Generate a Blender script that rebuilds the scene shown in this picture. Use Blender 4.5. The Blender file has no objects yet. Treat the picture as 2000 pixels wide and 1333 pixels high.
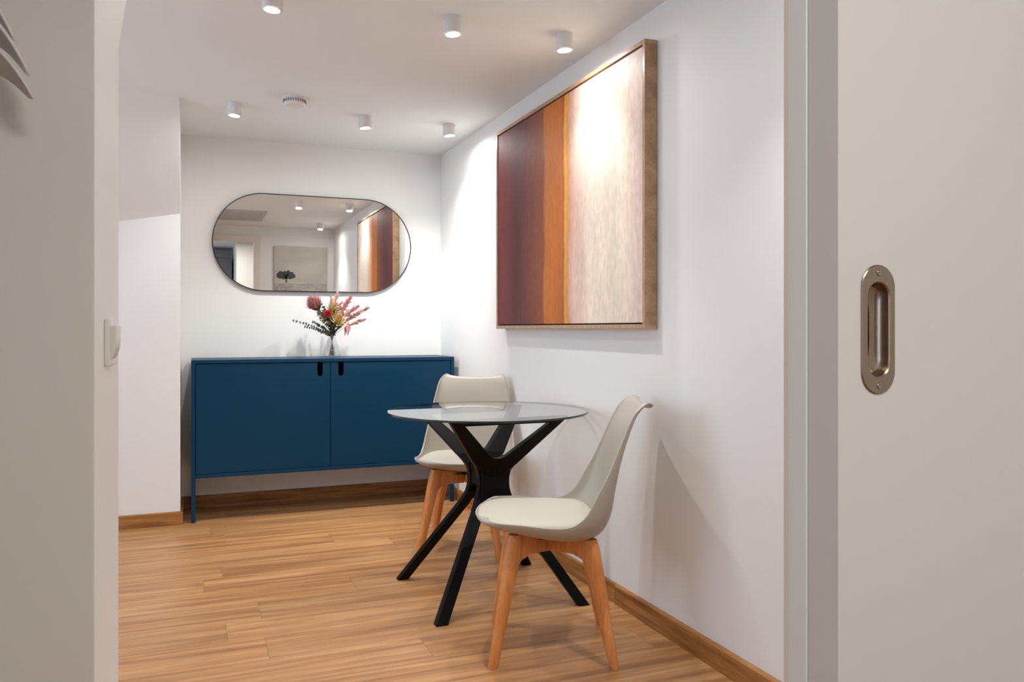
import bpy, bmesh, math, random
from mathutils import Vector, Matrix
R = math.radians
random.seed(7)
S = bpy.context.scene
C = S.collection

# ------------------------------------------------------------ camera
cd = bpy.data.cameras.new('camera'); cam = bpy.data.objects.new('camera', cd); C.objects.link(cam)
cd.sensor_width = 36.0; cd.lens = 1566.4 / 2000 * 36.0
cam.location = (0, 0, 1.065); cam.rotation_euler = (R(90), 0, R(-21.80))
cd.shift_y = -24.3 / 2000; cd.clip_start = 0.02
S.camera = cam
# ------------------------------------------------------------ world, exposure
w = bpy.data.worlds.new('world'); S.world = w; w.use_nodes = True
w.node_tree.nodes['Background'].inputs[0].default_value = (0.62, 0.74, 1.0, 1)
w.node_tree.nodes['Background'].inputs[1].default_value = 1.0
S.view_settings.view_transform = 'Standard'; S.view_settings.look = 'None'
S.view_settings.gamma = 1.0; S.view_settings.use_curve_mapping = False
S.view_settings.exposure = 1.46
SPOT_W = 11.0        # watts of each ceiling spot
CEIL = 2.21
SPILL_W = 0.9        # their wide diffuse spill
def area(name, loc, rot, sx, sy, energy, col):
    l = bpy.data.lights.new(name, 'AREA'); l.shape = 'RECTANGLE'; l.size = sx; l.size_y = sy
    l.energy = energy; l.color = col
    o = bpy.data.objects.new(name, l); C.objects.link(o); o.location = loc; o.rotation_euler = rot
    return o
# added daylight fills at assumed windows: side passage (left, outside the frame), hall behind the camera
area('added_side_daylight', (-2.13, 3.2, 1.25), (0, R(-90), 0), 1.5, 1.9, 3.4, (0.78, 0.88, 1.0))  # unseen fill for the bluish tone on the pier, source assumed
area('added_hall_daylight', (-2.13, -1.5, 1.35), (0, R(-90), 0), 1.3, .9, 5, (0.66, 0.80, 1.0))  # unseen fill for the bluish hall in the mirror, source assumed
area('hall_fill_light', (0.30, -.35, 2.19), (0, 0, 0), .5, .5, 6.2, (1.0, .96, .89))  # added fill with no lamp fitting, brightens the sliding door and stub wall

# ------------------------------------------------------------ helpers
def lin(c):
    return tuple(((v/255)/12.92 if v/255 <= .04045 else ((v/255+.055)/1.055)**2.4) for v in c) + (1,)
def mat(name, col, rough=.5, metal=0, spec=.5, coat=0):
    m = bpy.data.materials.new(name); m.use_nodes = True
    b = m.node_tree.nodes['Principled BSDF']
    b.inputs['Base Color'].default_value = col if len(col) == 4 else (*col, 1)
    b.inputs['Roughness'].default_value = rough; b.inputs['Metallic'].default_value = metal
    b.inputs['Specular IOR Level'].default_value = spec
    b.inputs['Coat Weight'].default_value = coat; b.inputs['Coat Roughness'].default_value = .15
    return m
def N(m, t, **kw):
    n = m.node_tree.nodes.new(t)
    for k, v in kw.items(): setattr(n, k, v)
    return n
def L(m, a, b): m.node_tree.links.new(a, b)
def bsdf(m): return m.node_tree.nodes['Principled BSDF']
def noise_bump(m, scale=40, strength=.1, dist=.002, stretch=(1, 1, 1), coord='Object'):
    tc = N(m, 'ShaderNodeTexCoord'); mp = N(m, 'ShaderNodeMapping'); mp.inputs['Scale'].default_value = stretch
    ns = N(m, 'ShaderNodeTexNoise'); ns.inputs['Scale'].default_value = scale; ns.inputs['Detail'].default_value = 4
    bp = N(m, 'ShaderNodeBump'); bp.inputs['Strength'].default_value = strength; bp.inputs['Distance'].default_value = dist
    L(m, tc.outputs[coord], mp.inputs[0]); L(m, mp.outputs[0], ns.inputs[0]); L(m, ns.outputs['Fac'], bp.inputs['Height'])
    L(m, bp.outputs[0], bsdf(m).inputs['Normal'])
    return ns
def tint(m, c1, c2, scale, stretch=(1, 1, 1), lo=.35, hi=.65, coord='Object', detail=6, rand=0):
    tc = N(m, 'ShaderNodeTexCoord'); mp = N(m, 'ShaderNodeMapping'); mp.inputs['Scale'].default_value = stretch
    ns = N(m, 'ShaderNodeTexNoise'); ns.inputs['Scale'].default_value = scale; ns.inputs['Detail'].default_value = detail
    cr = N(m, 'ShaderNodeValToRGB')
    cr.color_ramp.elements[0].position = lo; cr.color_ramp.elements[0].color = c1
    cr.color_ramp.elements[1].position = hi; cr.color_ramp.elements[1].color = c2
    if rand:
        oi = N(m, 'ShaderNodeObjectInfo'); vm = N(m, 'ShaderNodeVectorMath', operation='SCALE')
        cb = N(m, 'ShaderNodeCombineXYZ'); 
        for i in range(3): L(m, oi.outputs['Random'], cb.inputs[i])
        vm.inputs['Scale'].default_value = rand; L(m, cb.outputs[0], vm.inputs[0])
        va = N(m, 'ShaderNodeVectorMath', operation='ADD'); L(m, tc.outputs[coord], va.inputs[0]); L(m, vm.outputs[0], va.inputs[1])
        L(m, va.outputs[0], mp.inputs[0])
    else: L(m, tc.outputs[coord], mp.inputs[0])
    L(m, mp.outputs[0], ns.inputs[0]); L(m, ns.outputs['Fac'], cr.inputs[0]); L(m, cr.outputs[0], bsdf(m).inputs['Base Color'])
    return ns, cr

class MB:
    def __init__(s): s.v = []; s.f = []; s.m = []; s.mi = 0
    def add(s, vs, fs):
        o = len(s.v); s.v += [tuple(v) for v in vs]; s.f += [tuple(i+o for i in f) for f in fs]; s.m += [s.mi]*len(fs)
    def box(s, a, b):
        (x0, y0, z0), (x1, y1, z1) = a, b
        s.add([(x0,y0,z0),(x1,y0,z0),(x1,y1,z0),(x0,y1,z0),(x0,y0,z1),(x1,y0,z1),(x1,y1,z1),(x0,y1,z1)],
              [(3,2,1,0),(4,5,6,7),(0,1,5,4),(1,2,6,5),(2,3,7,6),(3,0,4,7)])
        return s
    def prism(s, pts, axis, t0, t1, flip=False):
        # pts 2D polygon extruded along axis; axis 0: (y,z), 1: (x,z), 2: (x,y); t may be callable(p)
        def P(p, t):
            t = t(p) if callable(t) else t
            return {0: (t, p[0], p[1]), 1: (p[0], t, p[1]), 2: (p[0], p[1], t)}[axis]
        n = len(pts)
        from mathutils.geometry import tessellate_polygon
        tris = tessellate_polygon([[Vector((p[0], p[1], 0)) for p in pts]])
        vs = [P(p, t0) for p in pts] + [P(p, t1) for p in pts]
        fs = [tuple(t) for t in tris] + [tuple(i+n for i in reversed(t)) for t in tris]
        fs += [(i, (i+1) % n, (i+1) % n+n, i+n) for i in range(n)]
        s.add(vs, fs); return s
    def loft(s, rings, cap=True, closed=True):
        n = len(rings[0]); vs = [p for r in rings for p in r]; fs = []
        for i in range(len(rings)-1):
            for j in range(n if closed else n-1):
                a = i*n+j; b = i*n+(j+1) % n; fs.append((a, b, b+n, a+n))
        if cap:
            fs.append(tuple(reversed(range(n)))); fs.append(tuple(range((len(rings)-1)*n, len(rings)*n)))
        s.add(vs, fs); return s
    def tube(s, pts, rad, n=10, cap=True):
        pts = [Vector(p) for p in pts]; rings = []
        for i, p in enumerate(pts):
            d = (pts[min(i+1, len(pts)-1)] - pts[max(i-1, 0)]).normalized()
            a = d.cross(Vector((0, 0, 1))); 
            if a.length < .05: a = d.cross(Vector((0, 1, 0)))
            a.normalize(); b = d.cross(a).normalized()
            r = rad[i] if hasattr(rad, '__len__') else rad
            rings.append([p + a*r*math.cos(2*math.pi*k/n) + b*r*math.sin(2*math.pi*k/n) for k in range(n)])
        return s.loft(rings, cap)
    def lathe(s, prof, n=32, c=(0, 0, 0), cap=True):
        rings = [[(c[0]+r*math.cos(2*math.pi*k/n), c[1]+r*math.sin(2*math.pi*k/n), c[2]+z) for k in range(n)] for r, z in prof]
        return s.loft(rings, cap)
    def build(s, name, mats, parent=None, smooth=False, bevel=0, seg=2, sub=0, loc=None, autos=None):
        me = bpy.data.meshes.new(name); me.from_pydata(s.v, [], s.f)
        if not isinstance(mats, (list, tuple)): mats = [mats]
        for m in mats: me.materials.append(m)
        for p, i in zip(me.polygons, s.m): p.material_index = i
        bm = bmesh.new(); bm.from_mesh(me); bmesh.ops.recalc_face_normals(bm, faces=bm.faces); bm.to_mesh(me); bm.free()
        o = bpy.data.objects.new(name, me); C.objects.link(o)
        if parent: o.parent = parent
        if loc: o.location = loc
        if smooth:
            for p in me.polygons: p.use_smooth = True
            if autos: 
                try: me.set_sharp_from_angle(angle=R(autos))
                except Exception: pass
        if bevel:
            b = o.modifiers.new('b', 'BEVEL'); b.width = bevel; b.segments = seg; b.limit_method = 'ANGLE'; b.angle_limit = R(40); b.harden_normals = False
        if sub:
            b = o.modifiers.new('s', 'SUBSURF'); b.levels = sub; b.render_levels = sub
        return o
def thing(name, label, cat, loc=(0, 0, 0), rz=0, group=None):
    o = bpy.data.objects.new(name, None); C.objects.link(o); o.empty_display_size = .05
    o.location = loc; o.rotation_euler = (0, 0, rz); o['label'] = label; o['category'] = cat
    if group: o['group'] = group
    return o
def struct(o, label=None):
    o['kind'] = 'structure'
    if label: o['label'] = label
    return o
def copy_tree(o, parent=None):
    c = o.copy(); C.objects.link(c); c.parent = parent
    for ch in list(o.children): copy_tree(ch, c)
    return c

# ------------------------------------------------------------ materials
wall_m = mat('wall_paint', (.86, .862, .845), .6, spec=.25); noise_bump(wall_m, 55, .06, .002)
ceil_m = mat('ceiling_paint', (.845, .87, .868), .7, spec=.2)
trim_m = mat('trim_paint', (.82, .77, .70), .45, spec=.3)
door_m = mat('door_paint', (.70, .675, .635), .4, spec=.4)
def wood(name, dark, mid, light, stretch, scale=6, rough=.42, rand=13.0, bump=.08, coat=0, var=.22):
    m = mat(name, mid, rough, spec=.4, coat=coat)
    ns, cr = tint(m, dark, light, scale, stretch, .30, .70, rand=rand, detail=8)
    ns.inputs['Distortion'].default_value = .35
    e = cr.color_ramp.elements.new(.5); e.color = mid
    # fine pores
    tc = N(m, 'ShaderNodeTexCoord'); mp = N(m, 'ShaderNodeMapping')
    mp.inputs['Scale'].default_value = tuple(v*1.0 for v in stretch)
    n2 = N(m, 'ShaderNodeTexNoise'); n2.inputs['Scale'].default_value = scale*7; n2.inputs['Detail'].default_value = 3
    L(m, tc.outputs['Object'], mp.inputs[0]); L(m, mp.outputs[0], n2.inputs[0])
    r2 = N(m, 'ShaderNodeMapRange'); r2.inputs[1].default_value = .3; r2.inputs[2].default_value = .7
    r2.inputs[3].default_value = .86; r2.inputs[4].default_value = 1.08; L(m, n2.outputs['Fac'], r2.inputs[0])
    oi = N(m, 'ShaderNodeObjectInfo'); mr = N(m, 'ShaderNodeMapRange'); mr.inputs[3].default_value = 1-var/2; mr.inputs[4].default_value = 1+var/2
    L(m, oi.outputs['Random'], mr.inputs[0])
    mu = N(m, 'ShaderNodeMath', operation='MULTIPLY'); L(m, r2.outputs[0], mu.inputs[0]); L(m, mr.outputs[0], mu.inputs[1])
    vm = N(m, 'ShaderNodeVectorMath', operation='SCALE'); L(m, cr.outputs[0], vm.inputs[0]); L(m, mu.outputs[0], vm.inputs['Scale'])
    L(m, vm.outputs[0], bsdf(m).inputs['Base Color'])
    bp = N(m, 'ShaderNodeBump'); bp.inputs['Strength'].default_value = bump; bp.inputs['Distance'].default_value = .001
    L(m, n2.outputs['Fac'], bp.inputs['Height']); L(m, bp.outputs[0], bsdf(m).inputs['Normal'])
    return m
plank_m = wood('oak_plank', lin((148, 102, 62)), lin((182, 132, 84)), lin((204, 158, 110)), (.55, 11, 1), 2.6, .38, var=.16)
plank_core = mat('plank_joint', lin((96, 62, 36)), .8)
skirt_x = wood('oak_skirting_along_wall', lin((128, 82, 40)), lin((164, 112, 60)), lin((184, 132, 76)), (1, 1, 14), 3, .45, var=.05)
skirt_y = skirt_x
beech_m = wood('beech', lin((200, 124, 62)), lin((214, 140, 76)), lin((226, 156, 92)), (6, 6, .6), 5, .4, var=.04, bump=.03)
shell_m = mat('shell_plastic', lin((170, 164, 151)), .38, spec=.4)
pad_m = mat('pad_leatherette', lin((190, 185, 172)), .5, spec=.35); noise_bump(pad_m, 300, .08, .0006)
black_m = mat('black_resin', (.004, .0038, .0038), .45, spec=.13)
blackmetal = mat('black_metal', (.01, .01, .01), .4)
blue_m = mat('petrol_lacquer', (.0015, .040, .088), .5, spec=.15, coat=.15)
dark_m = mat('dark_inside', (.002, .003, .004), .8)
frame_m = wood('champagne_frame', lin((158, 128, 96)), lin((176, 145, 112)), lin((190, 160, 126)), (1, 7, 1), 20, .38, var=.02)
mirror_m = mat('mirror_silver', (.86, .85, .83), .0, metal=1)
mframe_m = mat('mirror_frame_metal', (.035, .033, .031), .4, metal=.6)
nickel_m = mat('brushed_nickel', lin((150, 134, 116)), .3, metal=1)
noise_bump(nickel_m, 60, .05, .0005, (1, 1, 12))
white_pl = mat('white_plastic', (.80, .79, .77), .35)
white_metal = mat('white_metal', (.78, .77, .76), .4)
screw_m = mat('screw_steel', (.35, .32, .29), .3, metal=1)
grille_m = mat('grille_white', (.5, .49, .48), .5)
slot_m = mat('slot_shadow_grey', (.22, .22, .22), .7)
def emis(name, col, st):
    m = bpy.data.materials.new(name); m.use_nodes = True; nt = m.node_tree; nt.nodes.clear()
    e = nt.nodes.new('ShaderNodeEmission'); e.inputs[0].default_value = (*col, 1); e.inputs[1].default_value = st
    o = nt.nodes.new('ShaderNodeOutputMaterial'); nt.links.new(e.outputs[0], o.inputs[0]); return m
lamp_m = emis('lamp_glow', (1, .97, .93), 9)
def clear_glass(name, ior=1.5, tintc=(1, 1, 1), rough=0.0):
    m = bpy.data.materials.new(name); m.use_nodes = True; nt = m.node_tree; nt.nodes.clear()
    tr = N(m, 'ShaderNodeBsdfTransparent'); tr.inputs[0].default_value = (*tintc, 1)
    gl = N(m, 'ShaderNodeBsdfGlossy'); gl.inputs['Roughness'].default_value = rough
    fr = N(m, 'ShaderNodeFresnel'); fr.inputs[0].default_value = ior
    ge = N(m, 'ShaderNodeNewGeometry'); inv = N(m, 'ShaderNodeMath', operation='SUBTRACT'); inv.inputs[0].default_value = 1
    L(m, ge.outputs['Backfacing'], inv.inputs[1])
    # two surfaces of the pane together: 2R/(1+R)
    a = N(m, 'ShaderNodeMath', operation='ADD'); a.inputs[1].default_value = 1; L(m, fr.outputs[0], a.inputs[0])
    q = N(m, 'ShaderNodeMath', operation='DIVIDE'); L(m, fr.outputs[0], q.inputs[0]); L(m, a.outputs[0], q.inputs[1])
    q2 = N(m, 'ShaderNodeMath', operation='MULTIPLY'); L(m, q.outputs[0], q2.inputs[0]); q2.inputs[1].default_value = 2
    mu = N(m, 'ShaderNodeMath', operation='MULTIPLY'); L(m, q2.outputs[0], mu.inputs[0]); L(m, inv.outputs[0], mu.inputs[1])
    mx = N(m, 'ShaderNodeMixShader'); o = N(m, 'ShaderNodeOutputMaterial')
    L(m, mu.outputs[0], mx.inputs[0]); L(m, tr.outputs[0], mx.inputs[1]); L(m, gl.outputs[0], mx.inputs[2]); L(m, mx.outputs[0], o.inputs[0])
    return m
glass_m = clear_glass('table_glass', 1.75, (.96, .975, .97))
vase_m = clear_glass('vase_glass', 1.6, (.965, .975, .98), .0)
edge_m = mat('glass_edge', (.02, .03, .028), .15, spec=.6)

# ------------------------------------------------------------ room
XR, YB = 1.537, 5.114          # right wall, back wall
XL = -2.2                      # far left end of the side passage (outside the frame)
YD0, YD1 = .726, .752          # wall that holds the doorway
YH = -2.2                      # end of the hall behind the camera
JX = .652                      # right jamb of the doorway
struct(MB().box((XR, -2.3, -.05), (XR+.12, YB+.12, CEIL+.1)).build('wall_right', wall_m))
struct(MB().box((-.055, YB, -.05), (XR, YB+.12, CEIL+.1)).build('wall_back', wall_m))
struct(MB().box((XL-.1, -2.3, CEIL), (XR+.12, YB+.12, CEIL+.1)).build('ceiling', ceil_m))
# pier beside the sideboard with the sloped soffit above it
def soffit_tilt(x): return 1.689 + (x+.06)*.19
struct(MB().box((XL, 4.713, -.05), (-.055, YB+.12, CEIL+.02)).build('wall_pier', wall_m), 'white pier left of the blue sideboard')
m_ = MB()
def ring(x):
    zb = soffit_tilt(x); return [(x, 4.725, zb-.012), (x, 4.713, zb), (x, 4.713-(CEIL+.001-zb)/1.2375, CEIL+.001), (x, 4.725, CEIL+.001)]
m_.loft([ring(-.0555), ring(XL)])
struct(m_.build('wall_sloped_soffit', wall_m), 'sloping plaster soffit above the white pier')
# near stub wall with the light switch, whose far side leans back under the ceiling
a3 = .055
def stub_x(y): return -.137 + a3*(y-1.584)
poly = [(1.45, 0), (1.717, 0), (1.717, 1.605), (2.222, CEIL+.005), (1.45, CEIL+.005)]
m_ = MB(); n = len(poly)
m_.prism(poly, 0, lambda p: stub_x(p[0]), XL)
struct(m_.build('wall_stub', wall_m, bevel=.004), 'plaster stub wall with light switch at left')
# wall with the doorway the photograph is taken through
DT = 2.04
struct(MB().box((JX, YD0, 0), (XR, YD1, CEIL)).build('wall_front', wall_m), 'wall right of the doorway')
struct(MB().box((XL, YD0-.11, 0), (-.22, YD1, CEIL)).box((-.22, YD0-.03, DT), (JX, YD1, CEIL)).build('wall_front_left', wall_m))
m_ = MB()
m_.box((JX, YD1, 0), (JX+.07, YD1+.012, DT+.07)).box((-.29, YD1, DT), (JX, YD1+.012, DT+.07)).box((-.29, YD1, 0), (-.22, YD1+.012, DT))
struct(m_.build('trim_1', trim_m, bevel=.002), 'white door casing around the doorway')
struct(MB().box((XL-.12, -2.3, -.05), (XL, -2.0, CEIL+.02)).box((XL-.12, -1.0, -.05), (XL, 2.2, CEIL+.02)).box((XL-.12, -2.0, -.05), (XL, -1.0, .65)).box((XL-.12, -2.0, 2.05), (XL, -1.0, CEIL)).box((XL-.12, 4.2, -.05), (XL, YB, CEIL+.02))
       .box((XL-.12, 2.2, -.05), (XL, 4.2, .45)).box((XL-.12, 2.2, 2.05), (XL, 4.2, CEIL)).build('wall_left', wall_m))  # openings left for the two assumed windows
struct(MB().box((XL, YH-.12, -.05), (XR, YH, CEIL)).box((.555, YH, 0), (XR, -1.0, CEIL)).build('wall_hall', wall_m), 'end wall of the hall, seen in the mirror')
def assumed_window(name, c, ax, wd, hh):  # assumed and unseen, added to go with a daylight fill
    r = bpy.data.objects.new(name, None); C.objects.link(r); r.location = c; r['kind'] = 'structure'
    f = MB(); t = .05
    def bb(u0, z0, u1, z1, d0, d1):
        if ax == 'y': f.box((d0, u0, z0), (d1, u1, z1))
        else: f.box((u0, d0, z0), (u1, d1, z1))
    a, b = wd/2, hh/2
    bb(-a, -b, -a+t, b, -.03, .03); bb(a-t, -b, a, b, -.03, .03); bb(-a, -b, a, -b+t, -.03, .03); bb(-a, b-t, a, b, -.03, .03); bb(-t/2, -b, t/2, b, -.025, .025)
    f.build('assumed_window_frame', trim_m, r)
    g = MB()
    if ax == 'y': g.box((-.004, -a+t, -b+t), (.004, a-t, b-t))
    else: g.box((-a+t, -.004, -b+t), (a-t, .004, b-t))
    g.build('pane', clear_glass('assumed_window_glass'), r)
assumed_window('assumed_window_1', (XL-.06, 3.2, 1.25), 'y', 2.0, 1.6)  # assumed, out of view behind the side fill
assumed_window('assumed_window_2', (XL-.06, -1.5, 1.35), 'y', 1.0, 1.4)  # assumed, out of view behind the hall fill

# floor : subfloor plus individual planks
flo = struct(MB().box((XL-.12, YH-.12, -.05), (XR+.12, YB+.12, -.0065)).build('floor', plank_core))
PW, PL = .19, 1.28
joints = {3.645: .125, 3.265: .628, 3.075: .24, 2.695: .235, 2.505: .73, 4.025: .66, 3.835: .93, 4.215: .16}
meshcache = {}
def plank(x0, x1, y0, y1):
    key = (round(x1-x0, 3), round(y1-y0, 3))
    if key not in meshcache:
        lx, ly = key; g = .0003; c = .0007; z = 0
        vs = []
        for (dx, zz) in ((g, -.006), (g, -c*.6), (g+c, 0)):
            vs += [(-lx/2+dx, -ly/2+dx, zz), (lx/2-dx, -ly/2+dx, zz), (lx/2-dx, ly/2-dx, zz), (-lx/2+dx, ly/2-dx, zz)]
        fs = [(8, 9, 10, 11)]
        for r in (0, 4): fs += [(r+i, r+(i+1) % 4, r+(i+1) % 4+4, r+i+4) for i in range(4)]
        me = bpy.data.meshes.new('plank'); me.from_pydata(vs, [], fs); me.materials.append(plank_m); meshcache[key] = me
    o = bpy.data.objects.new('plank', meshcache[key]); C.objects.link(o); o.parent = flo
    o.location = ((x0+x1)/2, (y0+y1)/2, 0)
y = 2.505 + PW*14; rows = []
while y > YH:
    rows.append(round(y, 3)); y -= PW
for i, y0 in enumerate(rows):
    y1 = y0+PW
    if y0 >= YB: continue
    y1 = min(y1, YB); ya = max(y0, YH)
    off = joints.get(round(y0, 3), random.uniform(0, PL))
    xs = [XL]; x = off - PL*math.ceil((off-XL)/PL)
    while x < XR:
        if x > XL+.05 and x < XR-.03: xs.append(round(x, 3))
        x += PL
    xs.append(XR)
    for a, b in zip(xs, xs[1:]): plank(a, b, ya, y1)

# skirting boards
SK, ST = .0735, .014
def skirt_poly(t, h): return [(0, 0), (t, 0), (t, h-.004), (t-.003, h), (0, h)]
m_ = MB().prism([(YB-p[0], p[1]) for p in skirt_poly(ST, SK)], 0, -.055, XR)
struct(m_.build('baseboard_back', skirt_x), 'oak skirting under the sideboard')
m_ = MB().prism([(4.713-p[0], p[1]) for p in skirt_poly(ST, SK)], 0, XL, -.042)
m_.box((-.055, 4.7, 0), (-.042, YB-ST, SK))
struct(m_.build('baseboard_left', skirt_x), 'oak skirting around the pier')
skr = struct(MB().prism([(XR-p[0], p[1]) for p in skirt_poly(ST, SK)], 1, 2.73, YB-ST).build('baseboard_right', skirt_y), 'oak skirting along the right wall')
MB().prism([(XR-p[0], p[1]) for p in skirt_poly(ST+.005, SK+.001)], 1, YD1, 2.7295).build('board', skirt_y, skr)

# ------------------------------------------------------------ sliding door with flush pull
DY0, DY1 = .679, .7245
hc = (.7106, 1.064)
door = struct(bpy.data.objects.new('door_1', None), 'white sliding door with oval flush pull'); C.objects.link(door); door.location = (0, 0, 0)
HW, HH = .0245, .0722           # half width, half height of the pull
def stad(hw, hh, th):           # polar radius of a stadium
    c, s = abs(math.cos(th)), abs(math.sin(th)); st = hh-hw
    if c > 1e-9 and hw/c*s <= st: return hw/c
    # circle centred (0, st)
    b = s*st; return b + math.sqrt(max(b*b - (st*st-hw*hw), 0))
x0, x1, z0, z1 = JX+.002, 1.50, .008, 2.12
angs = [2*math.pi*k/72 for k in range(72)] + [math.atan2(zz-hc[1], xx-hc[0]) % (2*math.pi) for xx in (x0, x1) for zz in (z0, z1)]
angs = sorted(set(angs))
def rect_r(th):
    c, s = math.cos(th), math.sin(th); r = 1e9
    if c > 1e-9: r = min(r, (x1-hc[0])/c)
    if c < -1e-9: r = min(r, (x0-hc[0])/c)
    if s > 1e-9: r = min(r, (z1-hc[1])/s)
    if s < -1e-9: r = min(r, (z0-hc[1])/s)
    return r
def sr(hw, hh, y): return [(hc[0]+stad(hw, hh, t)*math.cos(t), y, hc[1]+stad(hw, hh, t)*math.sin(t)) for t in angs]
rc = lambda y: [(hc[0]+rect_r(t)*math.cos(t), y, hc[1]+rect_r(t)*math.sin(t)) for t in angs]
hole = (HW-.003, HH-.003)
m_ = MB(); m_.loft([sr(*hole, DY0+.02), sr(*hole, DY0), rc(DY0), rc(DY1)], cap=False)
m_.add([(x0, DY1, z0), (x1, DY1, z0), (x1, DY1, z1), (x0, DY1, z1)], [(0, 1, 2, 3)])
m_.build('door_panel', door_m, door)
hp = MB()
hp.loft([sr(HW, HH, DY0-.0001), sr(HW, HH, DY0-.0012), sr(HW-.0012, HH-.0012, DY0-.0022), sr(.0165, .0535, DY0-.0022), sr(.0150, .052, DY0-.0008), sr(.0142, .0512, DY0+.004),
         sr(.0118, .0485, DY0+.0095), sr(.007, .043, DY0+.0125), sr(.0015, .03, DY0+.0135)], cap=False)
hd = hp.build('door_handle', nickel_m, door, smooth=True, autos=35)
for sz in (1, -1):
    rr = [(hc[0]+.0001, DY0-.0022, hc[1]+sz*.0628)]
    sc = MB(); c0 = rr[0]
    rings = [[(c0[0]+r*math.cos(2*math.pi*k/16), c0[1]-d, c0[2]+r*math.sin(2*math.pi*k/16)) for k in range(16)] for r, d in ((.0035, 0), (.003, .0008), (.0012, .0010), (.0010, .0002))]
    sc.loft(rings); sc.build('screw', screw_m, hd, smooth=True)

# ------------------------------------------------------------ light switch on the stub wall
sw = thing('light_switch', 'white light switch with tilted rocker on the stub wall reveal', 'switch', (-.137, 1.584, 1.041), -math.atan(a3))
MB().box((0, -.041, -.041), (.008, .041, .041)).build('cover_plate', white_pl, sw, bevel=.002)
ro = MB(); ro.prism([(.0075, -.030), (.0090, -.029), (.0128, -.022), (.0158, -.010), (.0172, .004), (.0175, .029), (.0075, .029)], 1, -.028, .028)
ro.build('rocker', white_pl, sw, bevel=.0015)

# ------------------------------------------------------------ leaf shaped ornament at the left edge
orn = thing('wall_ornament', 'white ornament of layered curved leaves cut by the left edge', 'ornament', (-.314, 1.45, 1.42))
MB().lathe([(.03, 0), (.03, .16), (.02, .17)], 20, (-.06, -.012, -.02)).build('mount', white_pl, orn, smooth=True, autos=40)
def leafcurl(tipx, tipz, rootz, wd, rise):
    m = MB(); nu, nv = 9, 14; rows = []
    for i in range(nv):
        t = i/(nv-1); x = tipx*t; z = rootz + (tipz-rootz)*(t**2.1) + rise*math.sin(math.pi*t)*.4
        hw = wd*math.sqrt(max(1-t**2.2, 0))*1.0 + .001
        rows.append([(x, -.07 + hw*u - .02*math.sin(t*2), z + .25*hw*(1-u*u) - .25*hw*u) for u in [(-1+2*j/(nu-1)) for j in range(nu)]])
    m.loft(rows, cap=False, closed=False)
    o = m.build('leaf', white_pl, orn, smooth=True); s = o.modifiers.new('t', 'SOLIDIFY'); s.thickness = .003
leafcurl(.075, .068, .13, .035, .02); leafcurl(.094, .018, .09, .045, .02); leafcurl(.098, -.015, .045, .05, .02)

# ------------------------------------------------------------ ceiling spots
def spot_model():
    t = thing('ceiling_spot', '', 'light', (0, 0, CEIL))
    MB().lathe([(.0335, 0), (.0345, -.002), (.0345, -.060), (.0335, -.062), (.0300, -.062), (.029, -.050)], 36).build('housing', white_metal, t, smooth=True, autos=30)
    b = MB().lathe([(.0015, 0), (.0015, .0012)], 10).build('screw', screw_m, t); b.location = (-.0342, -.004, -.012); b.rotation_euler = (0, R(-90), 0)
    g = MB().lathe([(.0280, -.012), (.0285, 0), (.0265, .002), (.0255, .002)], 32, cap=False).build('gimbal_ring', white_metal, t, smooth=True, autos=30)
    g.rotation_euler = (R(180), 0, 0); g.location = (0, 0, -.061)
    l = MB().lathe([(.0258, 0), (.0235, -.003), (.016, -.0055), (.006, -.0065)], 28).build('lens', lamp_m, t, smooth=True); l.location = (0, 0, -.0620)
    return t
sp0 = spot_model()
spots = [(.256, 2.83, 'ceiling spot at the top edge left of the other front spots', -4),
         (.892, 2.82, 'front ceiling spot between the top-edge one and the one by the painting', 2),
         (1.345, 2.82, 'ceiling spot nearest the abstract painting, lighting its cream side', 4),
         (.205, 4.306, 'back-row ceiling spot left of the smoke detector', -4),
         (.871, 4.310, 'middle spot of the back row, right of the smoke detector', 7),
         (1.342, 4.305, 'back-row ceiling spot in the corner by the right wall', 8),
         (1.30, 1.33, 'ceiling spot seen only in the mirror, near the tree picture', 0)]
for i, (x, y, lab, tilt) in enumerate(spots):
    t = sp0 if i == 0 else copy_tree(sp0)
    t.location = (x, y, CEIL); t['label'] = lab; t['group'] = 'white cylinder spots on the ceiling'
    for c in t.children:
        if c.name.startswith('gimbal') or c.name.startswith('lens'):
            base = R(180) if c.name.startswith('gimbal') else 0
            c.rotation_euler = (base, R(-tilt), 0)
    l = bpy.data.lights.new('spot_beam', 'SPOT'); l.energy = SPOT_W*((1.40 if x > .5 else .38) if y > 4 else .74 if y > 2 else 1.25); l.color = (1, .99, .955); l.spot_size = R(100); l.spot_blend = .7; l.shadow_soft_size = .022
    lo = bpy.data.objects.new('spot_beam', l); C.objects.link(lo); lo.location = (x, y, CEIL-.074); lo.parent = None
    lo.rotation_euler = (R((20 if x > .5 else 6) if y > 4 else 4), R(-tilt*.5), 0)
    d = bpy.data.lights.new('spot_spill', 'AREA'); d.shape = 'DISK'; d.size = .05; d.energy = SPILL_W; d.color = (1, .98, .96)
    do = bpy.data.objects.new('spot_spill', d); C.objects.link(do); do.location = (x, y, CEIL-.0715)

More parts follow.
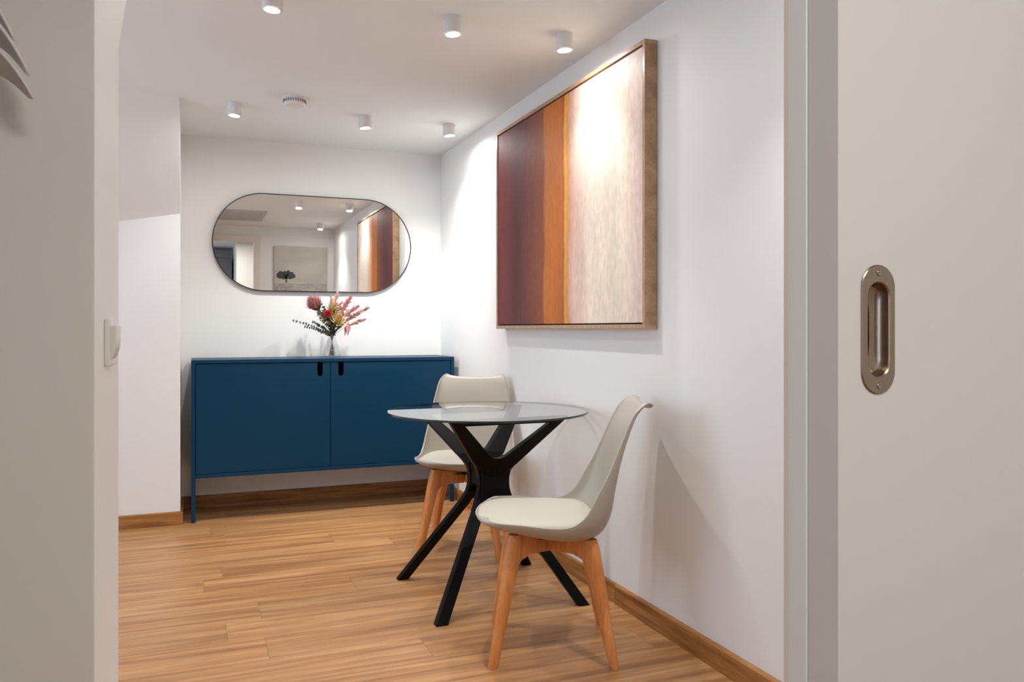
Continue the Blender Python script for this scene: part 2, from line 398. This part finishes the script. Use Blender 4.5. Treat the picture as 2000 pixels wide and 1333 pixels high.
# smoke detector
sd = thing('smoke_detector', 'round white slotted smoke detector on the ceiling', 'detector', (.476, 4.09, CEIL))
MB().lathe([(.056, 0), (.056, -.010), (.052, -.012)], 40).build('base', white_pl, sd, smooth=True, autos=30)
MB().lathe([(.053, -.012), (.052, -.034), (.046, -.042), (.02, -.046)], 40).build('cover', white_pl, sd, smooth=True, autos=30)
m_ = MB()
for k in range(28):
    a = 2*math.pi*k/28; c, s = math.cos(a), math.sin(a)
    m_.box((-.0022, -.0022, 0), (.0022, .0022, .012)); 
    for j in range(8):
        v = m_.v[-8+j]; m_.v[-8+j] = (c*.0535 + c*v[0]-s*v[1], s*.0535 + s*v[0]+c*v[1], -.027+v[2])
o = m_.build('slots', slot_m, sd); o['kind'] = 'stuff'

# air conditioning grille in the ceiling (seen in the mirror)
ac = thing('ceiling_grille', 'white air conditioning grille in the ceiling seen in the mirror', 'vent', (.36, 1.68, CEIL))
m_ = MB(); m_.box((-.33, -.36, -.012), (.33, -.30, 0)).box((-.33, .30, -.012), (.33, .36, 0)).box((-.33, -.30, -.012), (-.27, .30, 0)).box((.27, -.30, -.012), (.33, .30, 0))
m_.build('grille_frame', grille_m, ac, bevel=.002)
MB().box((-.27, -.3, -.001), (.27, .3, 0)).build('backing', slot_m, ac)
sl = MB().box((-.27, -.012, -.010), (.27, .012, -.006))
s0 = sl.build('slat', grille_m, ac)
for k in range(18):
    s = s0 if k == 0 else s0.copy()
    if k: C.objects.link(s); s.parent = ac
    s.location = (0, -.285+k*.0335, 0); s.rotation_euler = (R(18), 0, 0)

# ------------------------------------------------------------ sideboard
SX0, SX1, SY0, SY1, SZ0, SZ1 = 0.0, 1.503, 4.715, 5.097, .243, .892
sbd = thing('sideboard', 'petrol blue two-door sideboard on slender legs', 'sideboard', (SX0, SY0, 0))
W, D = SX1-SX0, SY1-SY0; T = .020
def sp(name, a, b, m=blue_m, bev=.0015): return MB().box(a, b).build(name, m, sbd, bevel=bev)
sp('top', (0, 0, SZ1-T), (W, D, SZ1))
sp('bottom', (T, 0, SZ0), (W-T, D, SZ0+T))
sp('side_panel', (0, 0, SZ0), (T, D, SZ1-T)); sp('side_panel', (W-T, 0, SZ0), (W, D, SZ1-T))
sp('back_panel', (T, D-.012, SZ0+T), (W-T, D-.002, SZ1-T), dark_m, 0)
sp('divider', (W/2-.009, .03, SZ0+T), (W/2+.009, D-.012, SZ1-T), dark_m, 0)
for x in (0, W-.022):
    for y in (.002, D-.024): sp('leg', (x+.0, y, 0), (x+.022, y+.022, SZ0))
def sdoor(xa, xb, xs):
    za, zb = SZ0+T+.003, SZ1-T-.003; hw = .0155; zl = .789
    pts = [(xa, za), (xb, za), (xb, zb), (xs+hw, zb)]
    pts += [(xs+hw*math.cos(a), zl+hw+hw*math.sin(a)) for a in [-(math.pi*k/10) for k in range(0, 11)]]
    pts += [(xs-hw, zb), (xa, zb)]
    MB().prism(pts, 1, .004, .020).build('door', blue_m, sbd)
sdoor(T+.003, W/2-.0017, .692); sdoor(W/2+.0017, W-T-.003, .812)

# ------------------------------------------------------------ mirror
mx, mz, mw, mh = .7215, 1.5915, .607, .2985
mir = thing('wall_mirror', 'pill-shaped wall mirror with thin dark frame above the sideboard', 'mirror', (mx, YB, mz))
def cap(hw, hh, y, n=28):
    st = hw-hh; p = []
    for k in range(n+1): a = -math.pi/2+math.pi*k/n; p.append((st+hh*math.cos(a), y, hh*math.sin(a)))
    for k in range(n+1): a = math.pi/2+math.pi*k/n; p.append((-st+hh*math.cos(a), y, hh*math.sin(a)))
    return p
MB().loft([cap(mw, mh, -.001), cap(mw, mh, -.024), cap(mw-.005, mh-.005, -.024), cap(mw-.005, mh-.005, -.0195)], cap=False).build('mirror_frame', mframe_m, mir, smooth=True, autos=30)
MB().loft([cap(mw-.0045, mh-.0045, -.020), cap(mw-.0045, mh-.0045, -.016)]).build('mirror_glass', mirror_m, mir)
MB().loft([cap(mw-.006, mh-.006, -.0155), cap(mw-.006, mh-.006, -.0005)]).build('backing', blackmetal, mir)

# ------------------------------------------------------------ abstract painting on the right wall
PY0, PY1, PZ0, PZ1, PD = 2.452, 3.936, 1.064, 2.090, .052
pa = thing('painting', 'large abstract painting of maroon, orange and cream bands in wooden frame', 'painting', (XR, 0, 0))
fw = .016
def fr(a, b): MB().box(a, b).build('frame_rail', frame_m, pa, bevel=.0012)
fr((-PD, PY0, PZ1-fw), (-.001, PY1, PZ1)); fr((-PD, PY0, PZ0), (-.001, PY1, PZ0+fw))
fr((-PD, PY0, PZ0+fw), (-.001, PY0+fw, PZ1-fw)); fr((-PD, PY1-fw, PZ0+fw), (-.001, PY1, PZ1-fw))
MB().box((-.012, PY0+fw, PZ0+fw), (-.004, PY1-fw, PZ1-fw)).build('backing', blackmetal, pa)
cm = mat('abstract_paint', (.7, .6, .5), .55, spec=.35)
tc = N(cm, 'ShaderNodeTexCoord'); se = N(cm, 'ShaderNodeSeparateXYZ'); L(cm, tc.outputs['Object'], se.inputs[0])
mr = N(cm, 'ShaderNodeMapRange'); mr.inputs[1].default_value = PY1-fw; mr.inputs[2].default_value = PY0+fw; L(cm, se.outputs['Y'], mr.inputs[0])
def nz(scale, stretch, detail=6):
    mp = N(cm, 'ShaderNodeMapping'); mp.inputs['Scale'].default_value = stretch; n_ = N(cm, 'ShaderNodeTexNoise')
    n_.inputs['Scale'].default_value = scale; n_.inputs['Detail'].default_value = detail
    L(cm, tc.outputs['Object'], mp.inputs[0]); L(cm, mp.outputs[0], n_.inputs[0]); return n_
def math_(op, a, b):
    m = N(cm, 'ShaderNodeMath', operation=op)
    for i, v in enumerate((a, b)):
        if isinstance(v, (int, float)): m.inputs[i].default_value = v
        else: L(cm, v, m.inputs[i])
    return m.outputs[0]
n1 = nz(9, (1, 1, .35)); n2 = nz(60, (1, 1, .25), 4)
s_ = math_('ADD', mr.outputs[0], math_('MULTIPLY', math_('SUBTRACT', n1.outputs['Fac'], .5), .045))
s_ = math_('ADD', s_, math_('MULTIPLY', math_('SUBTRACT', n2.outputs['Fac'], .5), .010))
cr = N(cm, 'ShaderNodeValToRGB'); L(cm, s_, cr.inputs[0]); ramp = cr.color_ramp
stops = [(0, (120, 40, 48)), (.10, (112, 42, 46)), (.18, (88, 42, 44)), (.25, (110, 50, 48)), (.345, (126, 66, 48)), (.395, (140, 76, 42)), (.41, (190, 112, 40)), (.47, (192, 110, 38)),
         (.535, (178, 98, 36)), (.548, (160, 84, 44)), (.556, (206, 150, 58)), (.578, (196, 138, 60)), (.586, (190, 140, 118)), (.62, (212, 178, 164)), (.70, (218, 202, 186)), (.88, (222, 210, 192)), (.95, (218, 198, 186)), (1, (212, 186, 176))]
ramp.elements[0].position = 0; ramp.elements[0].color = lin(stops[0][1]); ramp.elements[1].position = 1; ramp.elements[1].color = lin(stops[-1][1])
for p, c in stops[1:-1]: e = ramp.elements.new(p); e.color = lin(c)
n3 = nz(7, (1, 1, .22), 8); mr2 = N(cm, 'ShaderNodeMapRange'); mr2.inputs[1].default_value = .25; mr2.inputs[2].default_value = .75; mr2.inputs[3].default_value = .80; mr2.inputs[4].default_value = 1.16; L(cm, n3.outputs['Fac'], mr2.inputs[0])
n4 = nz(45, (1, 1, .5), 6); mr3 = N(cm, 'ShaderNodeMapRange'); mr3.inputs[1].default_value = .3; mr3.inputs[2].default_value = .7; mr3.inputs[3].default_value = .88; mr3.inputs[4].default_value = 1.08; L(cm, n4.outputs['Fac'], mr3.inputs[0])
vm = N(cm, 'ShaderNodeVectorMath', operation='SCALE'); L(cm, cr.outputs[0], vm.inputs[0]); L(cm, math_('MULTIPLY', mr2.outputs[0], mr3.outputs[0]), vm.inputs['Scale'])
L(cm, vm.outputs[0], bsdf(cm).inputs['Base Color'])
bp = N(cm, 'ShaderNodeBump'); bp.inputs['Strength'].default_value = .5; bp.inputs['Distance'].default_value = .002; L(cm, n4.outputs['Fac'], bp.inputs['Height']); L(cm, bp.outputs[0], bsdf(cm).inputs['Normal'])
g = .006
MB().box((-PD+.004, PY0+fw+g, PZ0+fw+g), (-.012, PY1-fw-g, PZ1-fw-g)).build('canvas', cm, pa, bevel=.001)

# ------------------------------------------------------------ tree picture on the doorway wall (seen in the mirror)
tp = thing('tree_picture', 'pale canvas with a dark lone tree, reflected in the mirror', 'picture', (1.165, YD1, 1.61))
tcv = mat('misty_print', lin((196, 190, 182)), .6)
tint(tcv, lin((182, 177, 170)), lin((200, 195, 187)), 3, (1, 1, 2))
MB().box((-.295, .0005, -.40), (.295, .024, .39)).build('canvas', tcv, tp, bevel=.002)
gm = mat('grass_print', lin((168, 164, 158)), .6); tint(gm, lin((150, 147, 142)), lin((190, 186, 180)), 22, (1, 1, 3))
MB().box((-.294, .024, -.399), (.294, .0243, -.03)).build('meadow_print', gm, tp)
tm = mat('tree_print', lin((66, 64, 62)), .6)
m_ = MB()
tcx, tcz = -.165, .050   # mirrored: the tree stands at the picture's side nearer the doorway
pts = []
random.seed(3)
for k in range(40):
    a = 2*math.pi*k/40; rx = .105*(1+random.uniform(-.10, .10)); rz = (.062 if math.sin(a) > 0 else .034)*(1+random.uniform(-.2, .2))
    pts.append((tcx+rx*math.cos(a), tcz+rz*math.sin(a)))
m_.prism(pts, 1, .0242, .0246)
m_.prism([(tcx-.008, -.02), (tcx+.012, -.02), (tcx+.006, .03), (tcx+.03, .08), (tcx+.02, .085), (tcx, .05), (tcx-.02, .08), (tcx-.03, .08), (tcx-.006, .03)], 1, .0242, .0246)
m_.build('tree_print', tm, tp)

wd = thing('wardrobe', 'dark grey wardrobe in the hall, glimpsed in the mirror through the doorway', 'wardrobe', (.03, YH+.01, 0))
grey_m = mat('wardrobe_grey', lin((96, 98, 104)), .5)
MB().box((-.5, 0, 0), (.5, .45, 2.06)).build('body', grey_m, wd, bevel=.002)
for k in (0, 1): MB().box((-.497+k*.4985, .45, .03), (-.001+k*.498, .47, 2.05)).build('door', grey_m, wd, bevel=.002)
# ------------------------------------------------------------ round glass table
TX, TY, TH = 1.117, 3.055, .735
tb = thing('dining_table', 'round glass-topped dining table on black crossed legs', 'table', (TX, TY, 0))
m_ = MB(); RT = .404
m_.lathe([(RT-.0015, TH-.008), (RT, TH-.0065)], 96, cap=False)
m_ = MB()
nn = 96
def rg(r, z): return [(r*math.cos(2*math.pi*k/nn), r*math.sin(2*math.pi*k/nn), z) for k in range(nn)]
m_.loft([rg(RT-.001, TH-.008), rg(RT, TH-.007), rg(RT, TH-.001), rg(RT-.001, TH)]); m_.m = [1]*(len(m_.m)-2)+[0, 0]
m_.build('glass_top', [glass_m, edge_m], tb)
ZT = TH-.0085
def yoff(z):   # distance of the frame from the table centre across the two X frames
    if z < .40: return .285 + (.060-.285)*(z/.40)**1.0
    if z < .50: return .060
    return .060 + (.235-.060)*((z-.50)/(ZT-.50))
def arc(p0, p1, p2, n=6):
    return [((1-t)**2*p0[0]+2*t*(1-t)*p1[0]+t*t*p2[0], (1-t)**2*p0[1]+2*t*(1-t)*p1[1]+t*t*p2[1]) for t in [k/n for k in range(n+1)]]
half = [(.262, 0), (.308, 0)] + [(.308-.208*k/6, .345*k/6) for k in range(1, 6)]
half += arc((.100, .345), (.066, .405), (.063, .445)) + arc((.064, .475), (.070, .515), (.105, .55))
half += [(.105+.137*k/4, .55+(ZT-.55)*k/4) for k in range(1, 4)] + [(.242, ZT), (.178, ZT), (.176, ZT-.022)]
half += [(.176-.133*k/4, ZT-.022-(ZT-.022-.575)*k/4) for k in range(1, 4)] + arc((.043, .575), (.02, .555), (0, .555), 4)
half += [(0, .46)] + arc((0, .395), (.035, .395), (.055, .345), 5)
half += [(.055+.207*k/6, .345-.345*k/6) for k in range(1, 6)]
def xleg(sx, sy):
    TK = .036
    m = MB(); from_z = yoff
    pts = half
    m.prism([(sx*p[0], p[1]) for p in pts], 1, lambda p: sy*(yoff(p[1])+TK/2 if p[1] < .40 or p[1] > .5 else yoff(p[1])+TK/2), lambda p: sy*(yoff(p[1])-TK/2))
    m.build('leg', black_m, tb, bevel=.003)
for sy in (-1, 1):
    for sx in (-1, 1): xleg(sx, sy)
    MB().box((-.19, sy*.229-.014, ZT-.024), (.19, sy*.229+.010, ZT)).build('rail', black_m, tb, bevel=.002)
# hub bridging the two frames, arched below
m_ = MB(); hubp = arc((-.10, .36), (-.05, .44), (0, .44), 5) + arc((0, .44), (.05, .44), (.10, .36), 5)[1:] + [(.085, .52), (-.085, .52)]
m_.prism([(p[0]*.95, p[1]) for p in hubp], 0, -.058, .058); m_.build('hub', black_m, tb, bevel=.002)

# ------------------------------------------------------------ shell chairs
keys = [(.250,.452,.205,.456,.125),(.240,.441,.200,.458,.176),(.198,.424,.165,.458,.207),(.12,.400,.10,.456,.221),(.02,.379,.01,.448,.227),(-.08,.371,-.055,.453,.228),
        (-.155,.39,-.10,.485,.225),(-.193,.45,-.132,.54,.218),(-.208,.54,-.165,.60,.209),(-.222,.62,-.192,.66,.199),(-.243,.70,-.220,.725,.188),(-.266,.765,-.250,.787,.176),
        (-.286,.800,-.278,.816,.163),(-.301,.810,-.303,.829,.150),(-.315,.804,-.321,.821,.134)]
def crom(t):
    n_ = len(keys)-1; x = t*n_; i = min(int(x), n_-1); f = x-i
    p = [keys[max(0, min(n_, i+k))] for k in (-1, 0, 1, 2)]
    return [0.5*((2*b)+(-a+c)*f+(2*a-5*b+4*c-d)*f*f+(-a+3*b-3*c+d)*f**3) for a, b, c, d in zip(*p)]
def make_chair():
    ch = thing('dining_chair', '', 'chair')
    m = MB(); nv, nu = 56, 27; rows_ = []
    for i in range(nv+1):
        yc, zc, yr, zr, hw = crom(i/nv); row = []
        for j in range(nu):
            u = -1+2*j/(nu-1); a = u*math.pi/2
            b = 1-math.cos(a)**1.0; x = hw*math.sin(a)
            row.append((x, yc+(yr-yc)*b, zc+(zr-zc)*b))
        rows_.append(row)
    m.loft(rows_, cap=False, closed=False)
    o = m.build('seat_shell', shell_m, ch, smooth=True)
    s = o.modifiers.new('t', 'SOLIDIFY'); s.thickness = .007; s.offset = 0
    b = o.modifiers.new('b', 'BEVEL'); b.width = .0028; b.segments = 2; b.limit_method = 'ANGLE'; b.angle_limit = R(50)
    # cushion seated in the shell
    m = MB(); n_ = 56; rings = []
    for rho in (1.0, .995, .985, .965, .93, .86, .72, .5, .25, .04):
        rr = []
        for k in range(n_):
            a = 2*math.pi*k/n_; e = .62
            A = math.copysign(abs(math.cos(a))**e, math.cos(a))*rho; B_ = math.copysign(abs(math.sin(a))**e, math.sin(a))*rho
            t = .240-.187*B_; u = .76*A
            yc, zc, yr, zr, hw = crom(t); an = u*math.pi/2; b = 1-math.cos(an)
            x = hw*math.sin(an); y = yc+(yr-yc)*b; z = zc+(zr-zc)*b + .0045
            top = .452+.016*(1-rho**2)+(.006 if y < -.05 else 0)*min(1, (-.05-y)/.06)
            z = z + max(0, top-z)*(1-rho**14)**.5
            rr.append((x, y, z))
        rings.append(rr)
    m.loft(rings); m.build('seat_cushion', pad_m, ch, smooth=True)
    # legs and the diagonal bearers under the shell
    for sx in (1, -1):
        for sy in (1, -1):
            m = MB(); rg_ = []
            for (t, r) in ((0, .0135), (.02, .0165), (.3, .0205), (.6, .0250), (.8, .0280), (.93, .0285), (1, .025)):
                c = Vector((sx*(.190-.072*t), sy*(.190-.072*t), (.388 if sy < 0 else .403)*t)); z = c.z
                rr = []
                for k in range(16):
                    a = 2*math.pi*k/16; ca, sa = math.cos(a), math.sin(a)
                    px = math.copysign(abs(ca)**.75, ca)*r; py = math.copysign(abs(sa)**.75, sa)*r*.80
                    d = math.atan2(sy, sx)
                    rr.append((c.x+px*math.cos(d)-py*math.sin(d), c.y+px*math.sin(d)+py*math.cos(d), z))
                rg_.append(rr)
            m.loft(rg_); lg = m.build('leg', beech_m, ch, smooth=True, autos=45)
            m = MB(); d = math.atan2(sy, sx)
            pr = [(.0125, .322), (.05, .325), (.11, .328), (.150, .318), (.168, .300), (.185, .300), (.175, .388), (.10, .376), (.05, .370), (.0125, .3695)]
            if sy > 0: pr = pr[:6] + [(.175, .403), (.10, .390), (.05, .380), (.0125, .372)]
            m.prism(pr, 1, -.0125, .0125); m.v = [(v[0]*math.cos(d)-v[1]*math.sin(d), v[0]*math.sin(d)+v[1]*math.cos(d), v[2]) for v in m.v]
            m.build('bearer', beech_m, ch, bevel=.003)
    MB().box((-.060, -.060, .3690), (.060, .060, .3720)).build('mounting_plate', blackmetal, ch)
    return ch
ch2 = make_chair(); ch2.location = (1.123, 2.458, 0); ch2.rotation_euler = (0, 0, R(68.3))
ch2['label'] = 'near grey-beige shell chair seen side-on before the right wall'; ch2['group'] = 'shell chairs at the glass table'
ch1 = copy_tree(ch2); ch1.location = (1.229, 3.683, 0); ch1.rotation_euler = (0, 0, R(152.5))
ch1['label'] = 'far grey-beige shell chair behind the glass table, before the sideboard'

# ------------------------------------------------------------ vase and bouquet
VX, VY, VZ = .789, 4.90, .8925
va = thing('vase', 'clear conical glass vase on the blue sideboard', 'vase', (VX, VY, VZ))
prof = [(.030, 0), (.050, .001), (.0545, .012), (.050, .035), (.036, .075), (.024, .110), (.0215, .120), (.026, .134)]
inner = [(r-.0025, z+(.006 if i < 2 else 0)) for i, (r, z) in enumerate(prof)][1:]
MB().lathe(prof + list(reversed(inner)), 36, cap=True).build('body', vase_m, va, smooth=True, autos=50)
stem_m = mat('stem_green', lin((92, 98, 62)), .6); stem_b = mat('stem_brown', lin((150, 118, 96)), .6)
euc_m = mat('eucalyptus_leaf', lin((62, 80, 66)), .5); lime_m = mat('lime_leaf', lin((142, 150, 82)), .5)
pink_m = mat('dusty_pink', lin((196, 138, 134)), .6); pink2 = mat('pale_pink', lin((206, 164, 154)), .6); brown_m = mat('bract_brown', lin((136, 112, 84)), .6)
red_m = mat('crimson', lin((190, 34, 56)), .5); scarlet_m = mat('scarlet', lin((198, 62, 58)), .5); orange_m = mat('coral_orange', lin((216, 118, 84)), .5); cream_m = mat('cream_yellow', lin((206, 186, 128)), .5)
rnd = random.Random(11)
def P(px, pz, dy=0):   # metres right / up from the vase base
    return Vector((px, dy, pz))
def stem_curve(end, base=None, k=.14):
    b = Vector((-end.x*.09, -end.y*.09, .009)) if base is None else base
    mid = Vector((end.x*.04, end.y*.04, .128))
    pts = []
    for i in range(13):
        t = i/12
        if t < .4: u = t/.4; p = b.lerp(mid, u)
        else:
            u = (t-.4)/.6; c = mid + Vector((end.x*.25, end.y*.25, (end.z-.128)*.55))
            p = mid*(1-u)**2 + c*2*u*(1-u) + end*u*u
        pts.append(p)
    return pts
def blade(m, base, d, ln, wd, up=None):
    d = d.normalized(); up = up or Vector((rnd.uniform(-1, 1), rnd.uniform(-1, 1), rnd.uniform(-.5, 1)))
    s = d.cross(up)
    if s.length < 1e-3: s = d.cross(Vector((1, 0, 0)))
    s.normalize(); n_ = d.cross(s)
    m.add([base, base+d*ln*.4+s*wd/2-n_*wd*.12, base+d*ln*.4+n_*wd*.15, base+d*ln*.4-s*wd/2-n_*wd*.12, base+d*ln], [(0, 1, 2), (0, 2, 3), (1, 4, 2), (2, 4, 3)])
def flower(name, label, cat, end, group=None, sm=stem_m, r=.0017):
    t = thing(name, label, cat, (VX, VY, VZ), 0, group); pts = stem_curve(end)
    MB().tube(pts, r, 6).build('stem', sm, t, smooth=True); return t, pts
def protea(name, label, end, size, mo, mi, n_=60, open_=.5, under=None):
    t, pts = flower(name, label, 'flower', end); d = (pts[-1]-pts[-3]).normalized()
    m = MB(); a = d.orthogonal().normalized(); b = d.cross(a)
    for k in range(n_):
        an = k*2.399; q = (k/n_); rad = a*math.cos(an)+b*math.sin(an)
        dd = d*(1-open_*q*.8)+rad*open_*q
        blade(m, end-d*size*.45+rad*size*.10*q, dd, size*(1.0-.15*q)*rnd.uniform(.85, 1.1), size*.22, rad)
    m.build('petals', mo, t)
    m = MB()
    for k in range(40):
        an = k*2.399; q = k/40; rad = a*math.cos(an)+b*math.sin(an)
        blade(m, end-d*size*.4, d*(1-.25*q)+rad*q*.4, size*.8*rnd.uniform(.8, 1), size*.08)
    m.build('centre', mi, t)
    if under:
        m = MB()
        for k in range(14):
            an = k*2.399; rad = a*math.cos(an)+b*math.sin(an); blade(m, end-d*size*.55, d*.6+rad*.7, size*.5, size*.22, rad)
        m.build('bracts', under, t)
    return t
def ball(name, label, end, size, m1, m2):
    t, pts = flower(name, label, 'flower', end); m = MB()
    for k in range(110):
        z = 1-2*(k+.5)/110; rr = math.sqrt(1-z*z); an = k*2.399; d = Vector((rr*math.cos(an), rr*math.sin(an), z)); blade(m, end+d*size*.15, d, size*.40, size*.16)
    m.build('florets', m1, t)
    m = MB()
    for k in range(30):
        z = 1-2*(k+.5)/30; rr = math.sqrt(1-z*z); an = k*2.399+1; d = Vector((rr*math.cos(an), rr*math.sin(an), z)); blade(m, end+d*size*.2, d, size*.36, size*.2)
    m.build('petals', m2, t)
def plume(name, label, end, m1, ln=.12, wd=.03, group='feathery pink plumes in the bouquet', n_=90, bend=0):
    t, pts = flower(name, label, 'flower', end, group, stem_b, .0013)
    m = MB(); total = sum((pts[i+1]-pts[i]).length for i in range(12)); 
    for k in range(n_):
        q = k/n_; s = ln*(1-q); # distance back from the tip
        acc = 0; i = 12
        while i > 0 and acc+(pts[i]-pts[i-1]).length < s: acc += (pts[i]-pts[i-1]).length; i -= 1
        seg = pts[i]-pts[max(i-1, 0)]; p = pts[i]-(seg.normalized()*(s-acc) if seg.length else seg); d = (seg.normalized() if seg.length else Vector((0, 0, 1)))
        rad = Vector((rnd.uniform(-1, 1), rnd.uniform(-.6, .6), rnd.uniform(-1, 1))); w_ = wd*(math.sin(math.pi*min(1, q*.92+.08))**.7)
        blade(m, p, d*1.0+rad*.55, w_*rnd.uniform(.8, 1.4)+.007, .0058)
    m.build('florets', m1, t); return t
def sprig(name, label, end, leafm, n_=16, size=.016, group=None, start=.45):
    t, pts = flower(name, label, 'foliage', end, group, stem_m, .0012); lm = MB()
    for k in range(n_):
        q = start+(1-start)*k/(n_-1); x = q*12; i = min(int(x), 11); p = pts[i].lerp(pts[i+1], x-i); d = (pts[i+1]-pts[i]).normalized()
        for sgn in (1, -1):
            rad = Vector((rnd.uniform(-.4, .4), rnd.uniform(-.8, .8), sgn*rnd.uniform(.6, 1)))
            blade(lm, p, d*.7+rad*.8, size*rnd.uniform(.7, 1.15)*(1-.35*q), size*.62, Vector((0, -1, .3)))
    o = lm.build('leaves', leafm, t); o['kind'] = 'stuff'; return t
def leafy(name, label, end, m1, ln, wd, d, n_=3):
    t, pts = flower(name, label, 'foliage', end, None, stem_b, .0012); m = MB()
    for k in range(n_):
        dd = Vector(d)+Vector((rnd.uniform(-.2, .2), rnd.uniform(-.2, .2), rnd.uniform(-.2, .2))); blade(m, end+Vector((rnd.uniform(-.004, .004), 0, k*.004)), dd, ln, wd, Vector((0, -1, .1)))
    m.build('petals', m1, t)
# pixel scale near the vase: 1 px = 3.1 mm ; vase centre px 648, base y 697
def Q(px, py, dy=0): return Vector(((px-648)*.00310*(.93 if px > 648 else 1.0), dy, (697-py)*.00305))
protea('protea', 'large dusty pink protea bloom at the top left of the bouquet', Q(613, 590, -.01), .100, pink_m, pink2, 80, .55, brown_m)
ball('pincushion', 'crimson round bloom left of the bouquet centre', Q(638, 611, -.05), .050, scarlet_m, red_m)
protea('leucadendron', 'coral and cream bloom low at the bouquet centre', Q(660, 622, -.05), .075, cream_m, orange_m, 34, .9)
protea('leucadendron', 'cream green bloom above the crimson one', Q(648, 597, -.01), .07, cream_m, lime_m, 30, .7)
protea('leucadendron', 'reddish orange bloom behind the centre of the bouquet', Q(659, 598, .02), .06, pink2, orange_m, 26, .7)
plume('astilbe_plume', 'tall pale pink plume rising to the mirror edge', Q(661, 568, .02), pink2, .13, .028)
plume('astilbe_plume', 'short pink plume beside the tall one', Q(648, 577, .03), pink2, .08, .022)
plume('astilbe_plume', 'pink plume pointing up right of the bouquet', Q(688, 578, 0), pink_m, .13, .036, n_=130)
plume('astilbe_plume', 'long pink plume reaching furthest right', Q(724, 598, -.02), pink2, .16, .030, n_=120)
plume('astilbe_plume', 'pink plume just above the lowest right one', Q(708, 608, .02), pink_m, .13, .030)
plume('astilbe_plume', 'lowest pink plume on the right side', Q(716, 622, -.03), pink_m, .12, .024)
plume('astilbe_plume', 'pink plume crossing in front of the right stems', Q(700, 596, -.04), pink_m, .10, .034)
leafy('drooping_leaf', 'drooping dusty pink leaf hanging at the right of the bouquet', Q(680, 629, -.03), pink_m, .085, .026, (-.12, 0, -1))
for i, (x, y, dy, lab) in enumerate([(576, 625, .0, 'long eucalyptus sprig reaching furthest left'), (596, 637, -.04, 'eucalyptus sprig below the longest left one'),
        (621, 646, -.05, 'lowest short eucalyptus sprig at left'), (628, 588, .03, 'eucalyptus sprig standing behind the protea'),
        (640, 606, .02, 'eucalyptus sprig upright in the bouquet centre'), (668, 632, -.05, 'short green sprig right of the vase neck')]):
    sprig('eucalyptus_sprig', lab, Q(x, y, dy), euc_m, 15 if i < 2 else 11, .019, 'eucalyptus sprigs in the bouquet', .46)
sprig('eucalyptus_sprig', 'dark short sprig over the vase neck', Q(645, 622, -.05), euc_m, 12, .024, 'eucalyptus sprigs in the bouquet', .45)
def filler(name, label, end, m1, group, n_=46, size=.0075, spread=.03, ln=.07):
    t, pts = flower(name, label, 'flower', end, group, stem_m, .0010); m = MB(); tw = MB()
    for k in range(n_):
        q = k/n_; i = 12-int(q*4); p = pts[max(i-1, 0)]; o_ = Vector((rnd.uniform(-1, 1), rnd.uniform(-.7, .7), rnd.uniform(-.6, 1)))*spread*(.4+.6*rnd.random())
        c = p+o_
        for _ in range(4): blade(m, c, Vector((rnd.uniform(-1, 1), rnd.uniform(-1, 1), rnd.uniform(-.3, 1))), size*rnd.uniform(.8, 1.4), size*.6)
        if k % 2 == 0: tw.tube([p-(pts[i]-p)*.3 if i < 13 else p, c], .0006, 4)
    m.build('florets', m1, t); tw.build('twigs', stem_m, t)
filler('filler_flower', 'brownish pink filler spray under the protea', Q(622, 605, .0), brown_m, 'small filler sprays', 70, .014, .030)
filler('filler_flower', 'cream filler spray between the centre blooms', Q(652, 600, -.02), cream_m, 'small filler sprays', 80, .012, .040)
filler('filler_flower', 'coral filler spray right of the centre', Q(668, 612, -.03), orange_m, 'small filler sprays', 60, .011, .034)
filler('filler_flower', 'pale pink filler spray at the right behind the plumes', Q(684, 606, .01), pink2, 'small filler sprays', 80, .013, .044)
filler('filler_flower', 'dusty pink filler spray at the top centre', Q(660, 590, .02), pink_m, 'small filler sprays', 80, .014, .042)
sprig('eucalyptus_sprig', 'broad-leaved dark sprig behind the crimson bloom', Q(634, 600, .01), euc_m, 14, .022, 'eucalyptus sprigs in the bouquet', .5)
sprig('eucalyptus_sprig', 'broad-leaved dark sprig under the coral bloom', Q(656, 628, -.03), euc_m, 12, .024, 'eucalyptus sprigs in the bouquet', .5)
sprig('eucalyptus_sprig', 'dark sprig between left sprigs and crimson bloom', Q(612, 628, -.02), euc_m, 14, .022, 'eucalyptus sprigs in the bouquet', .45)
for (x, y, lab) in ((619, 615, 'lime green sprig left of the crimson bloom'), (655, 606, 'lime green sprig in the middle of the bouquet')):
    sprig('lime_sprig', lab, Q(x, y, -.05), lime_m, 8, .016, 'lime green sprigs', .6)
